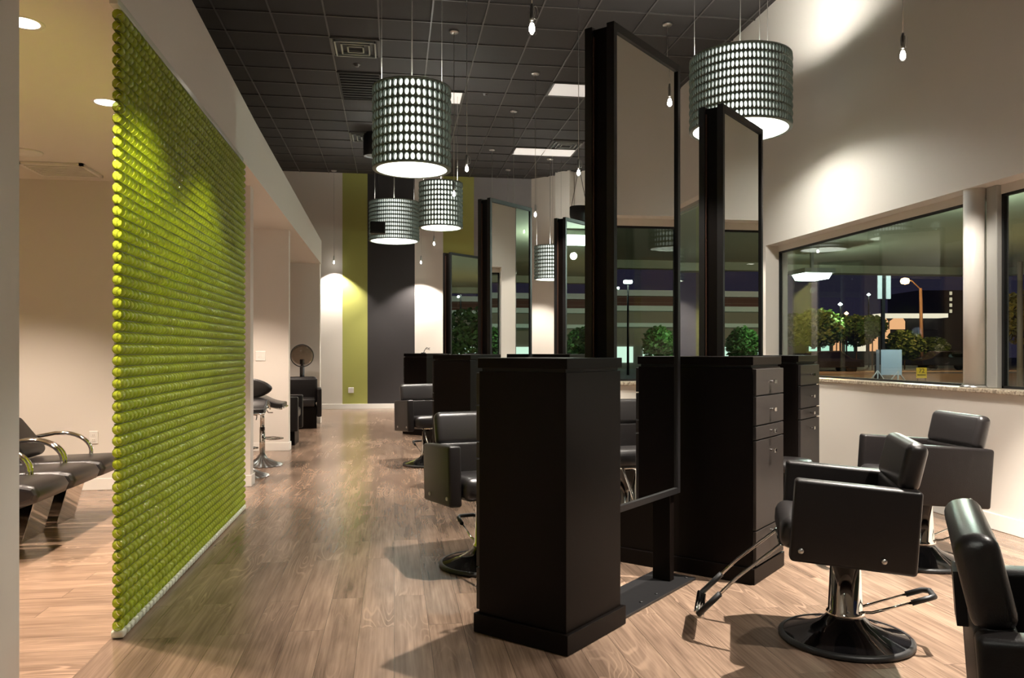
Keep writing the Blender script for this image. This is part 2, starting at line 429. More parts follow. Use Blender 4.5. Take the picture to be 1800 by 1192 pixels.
# low ceiling of the side rooms and the long bulkhead above the openings
b = MB(); b.box(-6, -3, LOW, -1.40, 14.4, LOW + .12); struct(b.build('ceiling', M['wall']))
b = MB()
tops = [(-3, 3.45), (4.8, 3.34), (7.2, 3.27), (14.4, 3.20)]
def bx(y): return -1.18 - .09 * max(0, (y - 4) / 10.4)
rows = []
for y, zt in tops:
    x = bx(y)
    rows.append([b.bm.verts.new(p) for p in ((x, y, LOW - .002), (x, y, zt), (-1.42, y, zt), (-1.42, y, LOW - .002))])
for A, B in zip(rows, rows[1:]):
    for k in range(4):
        b.bm.faces.new([A[k], A[(k + 1) % 4], B[(k + 1) % 4], B[k]])
b.bm.faces.new(rows[0]); b.bm.faces.new(rows[-1][::-1])
struct(b.build('wall_bulkhead', M['wall']))

# right wall: low part, part above the windows, piers; recessed window with granite sill
Y1 = 8.52; HD = 2.45; SILL = .985; GX = 4.335
TY0, TY1, TH2 = 8.72, 15.4, 3.42
b = MB()
b.box(WX, -3, 0, GX - .05, Y1, SILL - .03)
b.box(WX, -3, HD, GX + .1, Y1, CEIL)
b.box(WX, Y1, 0, GX + .1, TY0, CEIL)
b.box(WX, TY0, TH2, GX + .1, TY1, CEIL)
b.box(WX, TY0, 0, GX + .1, TY1, .12)
b.box(WX, TY1, 0, GX + .1, BY - L + .4, CEIL)
b.box(GX - .05, -3, 0, GX + .1, Y1, SILL - .03)
struct(b.build('wall_right', M['wall']))
b = MB(); b.box(WX - .014, -3, 0, WX, TY0, .115); struct(b.build('baseboard_right', M['trim'], bevel=.004))
b = MB(); b.box(WX - .03, -2.9, SILL - .032, GX + .09, Y1, SILL); struct(b.build('trim_2', M['granite'], bevel=.006))
# near window: two big panes, dark gasket frame
win1 = struct(thing('window_1', '', ''))
for k_ in ('label', 'category'): del win1[k_]
b = MB()
for y0, y1 in ((5.262, Y1 - .012), (-2.8, 5.153)):
    for a in ((y0, SILL, y1, SILL + .018), (y0, HD - .085, y1, HD - .067), (y0, SILL, y0 + .018, HD - .067), (y1 - .018, SILL, y1, HD - .067)):
        b.box(GX - .012, a[0], a[1], GX + .02, a[2], a[3])
b.build('window_frame', M['black'], win1)
b = MB(); b.box(GX - .015, -2.8, HD - .067, GX + .04, Y1 - .001, HD - .001); b.build('header', M['wall'], win1)
b = MB(); b.box(GX - .05, 5.155, SILL, GX + .05, 5.26, HD - .001); b.build('mullion', M['mullion'], win1, bevel=.006)
b = MB(); b.box(GX, 5.28, SILL + .018, GX + .01, Y1 - .03, HD - .085); b.build('pane', M['glass'], win1)
b = MB(); b.box(GX, -2.8, SILL + .018, GX + .01, 5.135, HD - .085); b.build('pane', M['glass'], win1)
# round column standing on the sill
b = MB(); b.cyl((4.252, 5.335, SILL), (4.252, 5.335, HD), .074, n=40); o = struct(b.build('trim_3', M['trim']))
b = MB(); b.lathe([(.076, .022), (.08, .02), (.098, .004), (.098, 0), (.07, 0)], 40, (4.252, 5.335, SILL)); b.build('collar', M['brushed'], o)
# tall window further back
win2 = struct(thing('window_2', '', ''))
for k_ in ('label', 'category'): del win2[k_]
b = MB(); ys = [TY0, 10.7, 12.3, 13.9, TY1]
for i in range(4):
    y0, y1 = ys[i] + .001, ys[i + 1] - .001
    for a in ((y0, .12, y1, .19), (y0, TH2 - .05, y1, TH2), (y0, .12, y0 + .03, TH2), (y1 - .03, .12, y1, TH2)):
        b.box(GX - .03, a[0], a[1], GX + .04, a[2], a[3])
b.build('window_frame', M['alu'], win2)
for i in range(4):
    b = MB(); b.box(GX, ys[i] + .03, .19, GX + .01, ys[i + 1] - .03, TH2 - .05); b.build('pane', M['glass'], win2)

# ================================================================== CEILING FITTINGS
def ceiling_rect(name, x0, y0, x1, y1, label, cat, m, z=CEIL, group=None, slats=0, concentric=False, frame=M['grid']):
    t = thing(name, label, cat, ((x0 + x1) / 2, (y0 + y1) / 2, z), 0, group)
    hx, hy = (x1 - x0) / 2, (y1 - y0) / 2
    b = MB()
    for a in ((-hx, -hy, hx, -hy + .03), (-hx, hy - .03, hx, hy), (-hx, -hy, -hx + .03, hy), (hx - .03, -hy, hx, hy)):
        b.box(a[0], a[1], -.022, a[2], a[3], -.002)
    b.build('frame', frame, t)
    b = MB(); b.box(-hx + .03, -hy + .03, -.012, hx - .03, hy - .03, -.004); b.build('lens' if not (slats or concentric) else 'backing', m, t)
    if concentric:
        for i in range(3):
            q = .05 + i * .075; b = MB()
            for a in ((-hx + q, -hy + q, hx - q, -hy + q + .018), (-hx + q, hy - q - .018, hx - q, hy - q), (-hx + q, -hy + q, -hx + q + .018, hy - q), (hx - q - .018, -hy + q, hx - q, hy - q)):
                b.box(a[0], a[1], -.045, a[2], a[3], -.012)
            b.build('louvre_ring', M['alu'], t)
    if slats:
        for i in range(slats):
            y = -hy + .05 + (2 * hy - .1) * (i + .5) / slats
            b = MB(); b.box(-hx + .03, y - .012, -.026, hx - .03, y + .002, -.012); b.build('slat', frame, t)
    return t
ceiling_rect('ceiling_light', 2.26, 11.23, 3.48, 11.84, 'pale rectangular ceiling light nearest the camera, right of the first tall pendant cord', 'ceiling light', M['panel_light'])
ceiling_rect('ceiling_light', 2.26, 14.89, 3.48, 15.50, 'pale rectangular ceiling light farther back, beside the small ceiling vent', 'ceiling light', M['panel_light'])
ceiling_rect('ceiling_light', -.18, 11.84, 1.04, 12.45, 'pale ceiling light half hidden behind the near drum lamp', 'ceiling light', M['panel_light'])
ceiling_rect('ceiling_vent', -.79, 10.01, -.18, 10.62, 'square louvred air vent in black ceiling, nearest of the vents', 'vent', M['black'], concentric=True)
ceiling_rect('ceiling_vent', -.79, 14.28, -.18, 14.89, 'square louvred air vent in black ceiling behind the round speaker', 'vent', M['black'], concentric=True)
ceiling_rect('ceiling_vent', 2.87, 14.28, 3.48, 14.89, 'square louvred air vent beside the farther pale ceiling light', 'vent', M['black'], concentric=True)
ceiling_rect('return_grille', -.79, 11.23, -.18, 12.45, 'long plain black return air grille in the ceiling tiles', 'grille', M['black'], slats=10, frame=M['black'])
ceiling_rect('ceiling_vent', -3.02, 6.95, -2.52, 7.42, 'grey square air vent in the pale ceiling of the shampoo room', 'vent', M['wall_grey'], z=LOW, slats=8, frame=M['trim'])
b = MB(); b.lathe([(0, -.012), (.12, -.012), (.13, 0), (0, 0)], 32, (0, 0, 0)); o = b.build('ceiling_speaker', M['trim'], loc=(-2.82, 6.62, LOW)); tag(o, 'round flat white speaker in the shampoo room ceiling', 'speaker')
b = MB(); b.lathe([(0, -.05), (.02, -.05), (.02, -.04), (.006, -.035), (.006, -.01), (.03, -.008), (.03, 0), (0, 0)], 16); o = b.build('fire_sprinkler', M['brushed'], loc=(-2.90, 6.46, LOW)); tag(o, 'small metal fire sprinkler in the shampoo room ceiling', 'sprinkler')
for (x, y, n_) in ((-.5, 10.95, 'nearer'), (1.35, 11.9, 'farther')):
    b = MB(); b.lathe([(0, -.03), (.03, -.03), (.035, -.008), (.05, -.006), (.05, 0), (0, 0)], 20)
    tag(b.build('smoke_detector', M['grid'], loc=(x, y, CEIL)), 'small dark round detector on black ceiling, %s one' % n_, 'detector')

def downlight(x, y, label, z=LOW, p=P_DOWN, ang=110, col=WARM):
    t = thing('recessed_downlight', label, 'downlight', (x, y, z))
    b = MB(); b.lathe([(.066, -.001), (.085, -.005), (.088, 0)], 32); b.build('trim_ring', M['white_plastic'], t)
    b = MB(); b.lathe([(0, -.003), (.066, -.003)], 32); b.build('lens', M['down_on'], t)
    lamp('SPOT', t, (0, 0, -.03), p, col, .045, math.radians(ang), .5)
downlight(-1.716, 4.024, 'glowing recessed downlight in shampoo room ceiling, nearest the white wall at left')
downlight(-1.76, 5.236, 'glowing recessed downlight in shampoo room ceiling, beside the green ring screen')
downlight(-3.3, 4.4, 'recessed downlight over the near shampoo chairs')
downlight(-3.3, 6.0, 'recessed downlight over the far shampoo chairs')
downlight(-1.85, 8.9, 'recessed downlight over the bar stools', p=340)
downlight(-1.9, 12.2, 'recessed downlight over the hair dryer chairs', p=230)

# ------------------------------------------------------------------ low-voltage pendant bulbs
def pos(px, d, z=None, py=None):
    a = (px - 900) / F; c, s = math.cos(TH), math.sin(TH)
    zz = z if py is None else 1.25 - (py - 618) / F * d
    return ((c * a + s) * d, (-s * a + c) * d, zz)
def make_pendant(label):
    t = thing('bulb_pendant', label, 'pendant light', (0, 0, 3.15), 0, None)
    H_ = CEIL - 3.15
    b = MB(); b.lathe([(0, H_ - .02), (.055, H_ - .02), (.06, H_), (0, H_)], 24); b.build('canopy', M['brushed'], t)
    b = MB(); b.cyl((0, 0, .14), (0, 0, H_ - .01), .0035, n=6); b.build('cord', M['wire'], t)
    b = MB(); b.lathe([(0, .15), (.008, .15), (.011, .12), (.014, .065), (.012, .05), (0, .05)], 16)
    b.tube([(.0 + .018 * math.cos(q), .0, .10 + .045 * math.sin(q)) for q in [2 * PI * i / 12 for i in range(12)]], .0015, 5, closed=True)
    b.tube([(.022 + .018 * math.cos(q), .012 * math.cos(q), .10 + .04 * math.sin(q)) for q in [2 * PI * i / 12 for i in range(12)]], .0015, 5, closed=True)
    b.build('socket', M['brushed'], t)
    b = MB(); b.lathe([(.012, .055), (.018, .045), (.026, .02), (.030, 0), (.028, -.022), (.016, -.034)], 20); b.build('glass_shade', M['glass_clear'], t)
    b = MB(); b.lathe([(0, .04), (.010, .036), (.017, .012), (.017, -.008), (.010, -.018), (0, -.02)], 16); b.build('bulb', M['bulb_on'], t)
    return t
pend0 = None
GP = 'bulb pendants over the hall'
for px, d, label, out in (
    (935, 4.70, 'bare bulb pendant hanging left of the tall near mirror post, biggest in view', 0),
    (1587, 5.13, 'bare bulb pendant in front of the pale right wall', 0),
    (1017, 8.50, 'bare bulb pendant on long cord just left of the nearest mirror post', 0),
    (941, 11.1, 'bare bulb pendant between the narrow drum lamp and second mirror row', 0),
    (763, 14.1, 'bare bulb pendant under the small drum lamp, right of the charcoal stripe', 0),
    (587, 17.05, 'bare bulb pendant at far left of back wall, left of green stripe', 0),
    (740, 17.05, 'lower bare bulb pendant hanging close to the back wall beside charcoal stripe', 0),
    (798, 9.65, 'bare bulb pendant overlapping the small farther drum lamp', 0),
    (903, 12.84, 'bulb pendant whose bulb hides behind the second row mirror', 0),
    (865, 15.3, 'bulb pendant with small ceiling plate above the third mirror', 0),
    (893, 17.0, 'bulb pendant with ceiling plate close to the grey wall stripe', 0),
    (1173, 9.43, 'bulb pendant behind the tallest mirror, only cord and ceiling plate in view', 0)):
    x, y, _ = pos(px, d, 3.15)
    if pend0 is None: pend0 = t = make_pendant(label)
    else: t = dup(pend0, (0, 0, 0), 0, label)
    t.location = (x, y, 3.15)
    lamp('SPOT', t, (0, 0, -.045), P_BULB * (2.6 if d > 17.02 else (2.4 if d > 12 else 1)), COOL, .02, math.radians(108), .25 if d < 17 else .5)
for x, y, pw, lb in ((2.9, 3.6, 1400, 'bulb pendant out of frame over the right chair nearest the camera'), (1.03, 4.05, 520, 'bulb pendant out of frame over the nearest mirror'),  # first two set from chair shadows; the other two added for light and shadow
              (2.5, 1.7, 160, 'added bulb pendant out of frame over the corner chair'), (.75, 8.3, 480, 'added bulb pendant over the aisle beside the second cabinet row')):
    t = dup(pend0, (x, y, 3.15), 0, lb)
    lamp('SPOT', t, (0, 0, -.045), pw, COOL, .02, math.radians(76 if pw > 1000 else (62 if pw > 400 else 100)), .4)

# ------------------------------------------------------------------ drum lamps
def drum(R, Hh, ncol, nrow, cx, cy, zb, label, group=None):
    t = thing('drum_pendant_lamp', label, 'pendant lamp', (cx, cy, zb))
    b = MB(); bm = b.bm; dz = Hh / nrow
    def P(a, z, r): return bm.verts.new((r * math.cos(a), r * math.sin(a), z))
    ov = 16
    for i in range(ncol):
        a0 = 2 * PI * i / ncol; da = 2 * PI / ncol; ac = a0 + da / 2
        for j in range(nrow):
            z0 = j * dz; zc = z0 + dz / 2
            outer, inner, deep = [], [], []
            for k in range(ov):
                q = 2 * PI * k / ov
                cxq, szq = math.cos(q), math.sin(q)
                m_ = max(abs(cxq), abs(szq)); ox, oz = cxq / m_, szq / m_
                bul = .013 * (1 - abs(oz) ** 2)
                outer.append(P(ac + ox * da / 2, zc + oz * dz / 2, R + bul * .8 + .001 - (.004 if abs(ox) > .99 else 0)))
                iz = szq * dz * .41
                inner.append(P(ac + cxq * da * .39, zc + iz, R + .013 * (1 - (iz / (dz / 2)) ** 2)))
                deep.append(P(ac + cxq * da * .37, zc + iz * .95, R - .012))
            for k in range(ov):
                k2 = (k + 1) % ov
                bm.faces.new([outer[k], outer[k2], inner[k2], inner[k]]); bm.faces.new([inner[k], inner[k2], deep[k2], deep[k]])
    b.build('shade', M['shade'], t)
    b = MB(); r = R - .014
    b.lathe([(r, .004), (r, Hh - .004), (r - .004, Hh - .004), (r - .004, .004), (r, .004)], 64); b.build('liner', M['liner'], t)
    for z in (0, Hh):
        b = MB(); b.lathe([(R - .024, z - .006), (R + .010, z - .006), (R + .010, z + .008), (R - .024, z + .008), (R - .024, z - .006)], 64); b.build('rim', M['shade'], t)
    top = CEIL - zb
    for k in range(3):
        a = 2 * PI * k / 3 + .5
        b = MB(); b.cyl((R * .93 * math.cos(a), R * .93 * math.sin(a), Hh - .02), (R * .93 * math.cos(a), R * .93 * math.sin(a), top), .0025, n=6); b.build('cable', M['wire'], t)
    b = MB(); b.cyl((0, 0, Hh * .62), (0, 0, top), .006, n=8); b.build('stem', M['wire'], t)
    b = MB(); b.lathe([(0, top - .03), (.065, top - .03), (.07, top), (0, top)], 24); b.build('canopy', M['brushed'], t)
    b = MB(); b.lathe([(0, Hh * .5 - .06), (.04, Hh * .5 - .045), (.058, Hh * .5), (.04, Hh * .5 + .045), (.016, Hh * .5 + .07), (.016, Hh * .5 + .10), (0, Hh * .5 + .10)], 20); b.build('globe_bulb', M['drum_bulb'], t)
    p_ = P_DRUM * (3.3 if label.startswith('wide perforated drum lamp above') else (.8 if 'out of frame' in label else 1))
    lamp('POINT', t, (0, 0, Hh * .5 - .11), p_ * .5, (1, .97, .90), .12)
    lamp('POINT', t, (0, 0, Hh * .5 + .15), p_ * .5, (1, .97, .90), .12)
    return t
def dpos(px, d): x, y, _ = pos(px, d, 0); return x, y
x, y = dpos(724, 6.56); drum(.312, .655, 42, 9, x, y, 2.75, 'narrow tall perforated drum lamp, nearest and largest at centre left')
x, y = dpos(1301, 7.45); drum(.455, .655, 78, 9, x, y, 3.32, 'wide perforated drum lamp above the right mirrors, in front of pale wall')
x, y = dpos(693, 15.0); drum(.46, .72, 78, 10, x, y, 3.33, 'wide perforated drum lamp at the far back, before the charcoal stripe')
x, y = dpos(775, 11.9); drum(.318, .655, 42, 9, x, y, 3.10, 'narrow perforated drum lamp hanging right behind the nearest one')
x, y = dpos(967, 16.0); drum(.31, .66, 42, 9, x, y, 2.70, 'narrow perforated drum lamp low in far corner, half behind a mirror')

drum(.318, .655, 42, 9, -.2, .5, 2.75, 'added narrow perforated drum lamp out of frame above the camera')  # unseen lamp, added to lift the light on the near left wall

# black speakers
def speaker_on_wires(px, py, d, wdt, h, label, apex):
    x, y, z = pos(px, d, py=py)
    t = thing('hanging_speaker', label, 'speaker', (x, y, z - h / 2))
    b = MB(); b.lathe([(0, 0), (wdt * .42, 0), (wdt * .5, h * .5), (wdt * .5, h), (0, h)], 24); b.build('cabinet', M['black'], t, bevel=.006)
    b = MB(); b.lathe([(0, -.004), (wdt * .34, -.004), (wdt * .36, 0)], 24); b.build('grille', M['black_metal'], t)
    for sgn in (-1, 1):
        b = MB(); b.cyl((sgn * wdt * .42, 0, h), (0, 0, apex), .004, n=6); b.build('wire', M['black_metal'], t)
    b = MB(); b.cyl((0, 0, apex), (0, 0, CEIL - (z - h / 2)), .004, n=6); b.build('cable', M['black_metal'], t)
speaker_on_wires(1018, 377, 13.0, .31, .25, 'black tapered speaker hung on two wires left of nearest mirror post', .9)
x, y, z = pos(664, 13.6, py=401)
t = thing('hanging_speaker', 'black box speaker hanging in front of the far wide drum lamp', 'speaker', (x, y, z - .1))
b = MB(); b.rbox(0, 0, .1, .25, .2, .2, .012, 2); b.build('cabinet', M['black'], t)
b = MB(); b.box(-.1, -.108, .02, .1, -.1, .18); b.build('grille', M['black_metal'], t)
b = MB(); b.cyl((0, 0, .2), (0, 0, CEIL - z + .1), .005, n=6); b.build('cable', M['black_metal'], t)
x, y, _ = pos(657, 14.2, 0)
t = thing('ceiling_mounted_speaker', 'black round speaker fixed to the black ceiling left of near drum lamp', 'speaker', (x, y, CEIL - .40))
b = MB(); b.lathe([(0, .02), (.14, .02), (.16, 0), (.185, 0), (.185, .40), (0, .40)], 32); b.build('cabinet', M['black'], t)
b = MB(); b.lathe([(0, .012), (.14, .016)], 32); b.build('grille', M['grid'], t)

# ================================================================== GREEN RING SCREEN
t = thing('ring_screen', 'tall translucent lime green screen of linked plastic rings between hall and shampoo room', 'room divider', (-1.19, 3.66, 0))
b = MB(); bm = b.bm
PZ, PY, RR = .0502, .056, .0262
nz_, ny_ = 54, 52
for j in range(nz_):
    zc = .035 + PZ * j + PZ / 2 - .004
    for i in range(ny_):
        yc = .01 + i * PY
        n_ = 10
        for prof in (((0, .72), (.004, .86), (.012, .97), (.022, 1), (.032, .97), (.042, .86), (.047, .72)), ((.046, .62), (.0575, .62))):
            va = []
            for (yy, rr) in prof:
                rr *= RR
                va.append([bm.verts.new((rr * math.cos(2 * PI * (k + .5) / n_), yc + yy, zc + rr * math.sin(2 * PI * (k + .5) / n_))) for k in range(n_)])
            for A, B in zip(va, va[1:]):
                for k in range(n_):
                    f = bm.faces.new([A[k], A[(k + 1) % n_], B[(k + 1) % n_], B[k]]); f.smooth = True
b2 = b.build('ring_lattice', M['green'], t); b2['kind'] = 'stuff'
b = MB()
for j in range(nz_ - 1):   # thin threads of plastic joining the rings
    zc = .035 + PZ * (j + 1) - .004
    b.box(-.009, .0, zc - .0018, .009, ny_ * PY, zc + .0018)
b.build('connecting_strips', M['olive'], t)
b = MB()
for i in range(ny_):
    yc = .01 + i * PY; b.rbox(0, yc + .023, .020, .056, .050, .034, .010, 2)
b.build('bottom_beads', M['clear_plastic'], t)
b = MB(); b.box(-.03, 0, LOW - .035, .006, ny_ * PY, LOW - .003); b.build('top_rail', M['clear_plastic'], t, bevel=.003)

# ================================================================== STYLING ISLANDS
RZ = PI / 4
DR = [(1.013, 1.155), (.852, 1.006), (.775, .845), (.290, .768), (.098, .283)]
def make_cabinet(label):
    t = thing('styling_cabinet', label, 'cabinet', (0, 0, 0), RZ)
    s = .46
    b = MB(); b.box(-.018, -.018, 0.003, s + .018, s + .018, .086); b.build('plinth', M['espresso'], t, bevel=.002)
    b = MB(); b.box(0, 0, .086, s, s, 1.163); b.build('body', M['espresso'], t, bevel=.002)
    b = MB(); b.box(.01, .01, 1.163, s - .01, s - .01, 1.176); b.build('reveal', M['black'], t)
    b = MB(); b.box(-.004, -.006, 1.176, s + .004, s + .006, 1.222); b.build('top', M['espresso'], t, bevel=.003)
    for i, (z0, z1) in enumerate(DR):
        b = MB(); b.box(.004, -.02, z0, s - .004, -.001, z1); d = b.build('drawer' if i not in (3,) else 'door', M['drawer'], t, bevel=.002)
        zc = z0 + (z1 - z0) * (.5 if i < 3 else .86)
        b = MB(); b.cyl((s * .5, -.02, zc), (s * .5, -.042, zc), .006, n=10); b.box(s * .5 - .018, -.052, zc - .011, s * .5 + .018, -.042, zc + .011)
        b.build('handle', M['chrome'], d, bevel=.002)
    return t
cab0 = make_cabinet('tall espresso styling cabinet nearest the camera, plain sides towards us')
def place_cab(u, v, side, label, first=False):
    """u, v: corner nearest the camera (u low, v high). side +1: drawers face the windows"""
    if side > 0: x, y = W(u, v); rz = RZ
    else: x, y = W(u + .46, v - .46); rz = RZ + PI
    if first: cab0.location = (x, y, 0); cab0.rotation_euler.z = rz; return cab0
    return dup(cab0, (x, y, 0), rz, label)
place_cab(2.765, -1.775, -1, '', True)
place_cab(4.20, -1.512, 1, 'espresso styling cabinet behind the first mirror, drawers and door with chrome pulls facing the windows')
place_cab(4.20, -2.012, -1, 'espresso styling cabinet behind first mirror, back to back with the drawered one, aisle side')
place_cab(5.66, -1.715, 1, 'espresso styling cabinet of the front row standing farthest right, its drawers beside the window wall')
place_cab(5.75, -4.755, -1, 'espresso styling cabinet at near end of second row, right behind the near left chair')
place_cab(7.15, -4.55, 1, 'espresso styling cabinet in the middle of the second row between two mirrors')
place_cab(8.72, -8.05, -1, 'espresso styling cabinet at near end of the farthest row, curved black tool on top')
place_cab(7.15, -5.05, -1, 'espresso styling cabinet in the middle of second row, aisle side')
place_cab(10.25, -7.75, 1, 'espresso styling cabinet in the middle of the farthest row')

def make_mirror(label):
    t = thing('mirror_stand', label, 'mirror', (0, 0, 0), RZ)
    Lw, T, Z0, Z1 = .73, .16, .485, 2.80
    b = MB(); b.box(-.03, -.13, .001, .82, .12, .014); b.build('floor_plate', M['plate'], t, bevel=.002)
    for x in (-.07, .05, .50, .60, .77):
        pass
    for x, y in ((.02, -.09), (.25, -.09), (.25, .09), (.42, -.09), (.78, -.09), (.78, .09)):
        b = MB(); b.lathe([(0, .004), (.008, .004), (.010, 0), (0, 0)], 12, (x, y, .014)); b.build('floor_bolt', M['black'], t)
    for x in (.03, .66):
        b = MB(); b.box(x, -.052, .014, x + .05, .052, Z0 + .01); b.build('leg', M['espresso'], t, bevel=.003)
    b = MB(); b.box(.015, -.045, Z0 + .01, Lw - .015, .045, Z1 - .012); b.build('core', M['espresso'], t)
    b = MB(); b.box(-.001, .030, Z0 + .05, .016, .034, Z1 - .05); b.build('edge_strip', M['copper'], t, label='thin copper coloured edge strip')
    for sgn in (-1, 1):
        ya, yb = (.04 * sgn, .08 * sgn); y0, y1 = min(ya, yb), max(ya, yb)
        w_ = .030; b = MB()
        b.box(0, y0, Z0, w_, y1, Z1); b.box(Lw - w_, y0, Z0, Lw, y1, Z1); b.box(w_, y0, Z0, Lw - w_, y1, Z0 + w_); b.box(w_, y0, Z1 - .04, Lw - w_, y1, Z1)
        b.build('frame', M['black_metal'], t, bevel=.0015)
        ym = .068 * sgn; b = MB(); b.box(w_, min(ym, ym - .006 * sgn), Z0 + w_, Lw - w_, max(ym, ym - .006 * sgn), Z1 - .04); b.build('mirror', M['mirror'], t)
    return t
mir0 = make_mirror('tall two-sided mirror on dark stand, nearest the camera, reaching highest')
x, y = W(3.28, -1.92); mir0.location = (x, y, 0)
for u, v, lb in ((4.775, -1.985, 'tall two-sided mirror on dark stand right of the nearest mirror, below the wide drum lamp'),
                 (6.30, -5.03, 'tall two-sided mirror on dark stand at the left of the second row'),
                 (7.73, -5.05, 'tall two-sided mirror on dark stand in second row, just left of the nearest mirror post'),
                 (9.40, -8.25, 'tall two-sided mirror on dark stand in the farthest row'),
                 (10.85, -8.25, 'tall two-sided mirror at the right end of farthest row, hidden by nearer mirrors')):
    x, y = W(u, v); dup(mir0, (x, y, 0), RZ, lb)

# ================================================================== STYLING CHAIRS (local: faces +x)
def make_chair(label):
    t = thing('styling_chair', label, 'salon chair')
    b = MB(); b.lathe([(0, 0), (.262, 0), (.277, .006), (.277, .018), (.267, .026), (.257, .026)], 56); b.build('base_ring', M['rubber'], t)
    b = MB(); b.lathe([(.259, .024), (.22, .034), (.16, .052), (.105, .078), (.078, .105), (.066, .118), (0, .118)], 56); b.build('base_dome', M['gloss_black'], t)
    b = MB(); b.lathe([(.072, .11), (.082, .115), (.078, .125), (.071, .135), (.060, .372), (.053, .374), (.053, .36), (0, .36)], 40); b.build('column', M['chrome'], t)
    b = MB(); b.cyl((0, 0, .35), (0, 0, .46), .020, n=20); b.build('piston', M['chrome'], t)
    b = MB(); b.box(-.14, -.16, .405, .16, .16, .425); b.build('seat_plate', M['black_metal'], t, bevel=.003)
    # pump lever to the rear
    b = MB()
    for sg in (-1, 1):
        b.tube([(-.05, sg * .03, .13), (-.10, sg * .055, .142), (-.27, sg * .062, .205)], .006, 8)
    lv = b.build('pump_lever', M['chrome'], t)
    b = MB(); b.tube([(-.25, -.062, .198), (-.315, -.062, .222), (-.34, -.045, .226), (-.34, .045, .226), (-.315, .062, .222), (-.25, .062, .198)], .012, 10); b.build('lever_grip', M['rubber'], lv)
    # footrest to the front
    b = MB()
    for sg in (-1, 1):
        b.tube([(.20, sg * .15, .415), (.275, sg * .15, .408), (.44, sg * .155, .245), (.58, sg * .16, .075)], .0075, 8)
    b.tube([(.275, -.15, .408), (.275, .15, .408)], .006, 8)
    for k in range(4):
        b.tube([(.572 + k * .010, -.155, .058 + k * .004), (.572 + k * .010, .155, .058 + k * .004)], .006, 6)
    b.rbox(.588, 0, .058, .050, .30, .014, .006, 2, mtx=Matrix.Rotation(math.radians(-35), 4, 'Y'))
    ft = b.build('footrest', M['chrome'], t)
    for sg in (-1, 1):
        b = MB(); b.tube([(.505, sg * .158, .166), (.545, sg * .159, .117), (.592, sg * .16, .060)], .013, 10); b.build('rubber_sleeve', M['rubber'], ft)
    # seat, back, arms
    b = MB(); b.rbox(.035, 0, .475, .50, .47, .135, .05, 5); b.build('seat', M['leather2'], t)
    b = MB(); b.rbox(-.190, 0, .56, .08, .49, .32, .022, 4); b.build('back_panel', M['leather'], t)
    for sg in (-1, 1):
        b = MB(); b.rbox(.008, sg * .275, .55, .475, .074, .335, .016, 4); a = b.build('arm', M['leather'], t)
        for xb in (.205, -.105):
            b = MB(); b.cyl((xb, sg * .310, .43), (xb, sg * .318, .43), .0125, .010, n=18); b.build('bolt', M['brushed'], a)
    b = MB(); b.rbox(-.215, 0, .80, .085, .49, .20, .036, 5, mtx=Matrix.Rotation(math.radians(-9), 4, 'Y'))
    for v in b.bm.verts: v.co.x -= 0.9 * v.co.y * v.co.y * -0.35
    b.build('head_pad', M['leather2'], t)
    b = MB(); b.box(-.252, -.05, .66, -.215, .05, .78); b.build('pad_bracket', M['black_metal'], t)
    a_ = -math.radians(4)      # the seat shell leans back a little
    for ch in t.children:
        if ch.name.split('.')[0] in ('seat', 'back_panel', 'arm', 'head_pad', 'pad_bracket', 'seat_plate', 'footrest'):
            ch.rotation_euler.y = a_; ch.location = (-.45 * math.sin(a_), 0, .45 - .45 * math.cos(a_))
    return t
ch0 = make_chair('black salon chair nearest right of the front cabinets, seen fully from its side')
def face(dx, dy): return math.atan2(dy, dx)
ch0.location = (1.938, 3.21, 0); ch0.rotation_euler.z = face(-math.sin(math.radians(66)), math.cos(math.radians(66)))
dup(ch0, (3.10, 4.33, 0), face(-math.sin(math.radians(84)), math.cos(math.radians(84))), 'black salon chair close to the window wall, behind the fully seen chair')
dup(ch0, (1.48, 1.49, 0), face(.82, -.57), 'black salon chair cut off at the bottom right corner, back pad towards us')
dup(ch0, (.534, 4.638, 0), face(.26, -.966), 'black salon chair left of the nearest cabinet, partly hidden by it')
dup(ch0, (.367, 8.835, 0), face(.30, -.954), 'black salon chair farther down the aisle, beside the second cabinet row')

# round stool behind the first right chair
x, y, _ = pos(1384, 5.35, 0)
t = thing('rolling_stool', 'round dark stool top showing behind the nearest right chair arm', 'stool', (x, y, 0))
b = MB(); b.lathe([(0, .455), (.15, .455), (.168, .47), (.168, .505), (.15, .527), (0, .53)], 40); b.build('seat', M['leather2'], t)
b = MB(); b.cyl((0, 0, .10), (0, 0, .455), .02, n=16); b.build('post', M['chrome'], t)
for k in range(5):
    a = 2 * PI * k / 5; b = MB(); b.tube([(0, 0, .10), (.2 * math.cos(a), .2 * math.sin(a), .065)], .012, 8); l_ = b.build('leg', M['chrome'], t)
    b = MB(); b.cyl((.2 * math.cos(a), .2 * math.sin(a) - .011, .026), (.2 * math.cos(a), .2 * math.sin(a) + .011, .026), .026, n=16); b.build('caster', M['rubber'], l_)

# curved tool on the far cabinet
x, y, _ = pos(750, 12.3, 0)
b = MB(); b.tube([(-.05, 0, .0), (-.03, 0, .05), (.0, 0, .09), (.03, 0, .075), (.05, 0, .085)], .006, 6); b.tube([(-.01, 0, .07), (.05, .02, .055)], .004, 6)
b.rbox(-.05, 0, .006, .07, .05, .012, .004, 2)
tag(b.build('curling_iron_holder', M['black'], loc=(x, y, 1.222)), 'small bent black styling tool standing on the far cabinet top', 'hair tool')

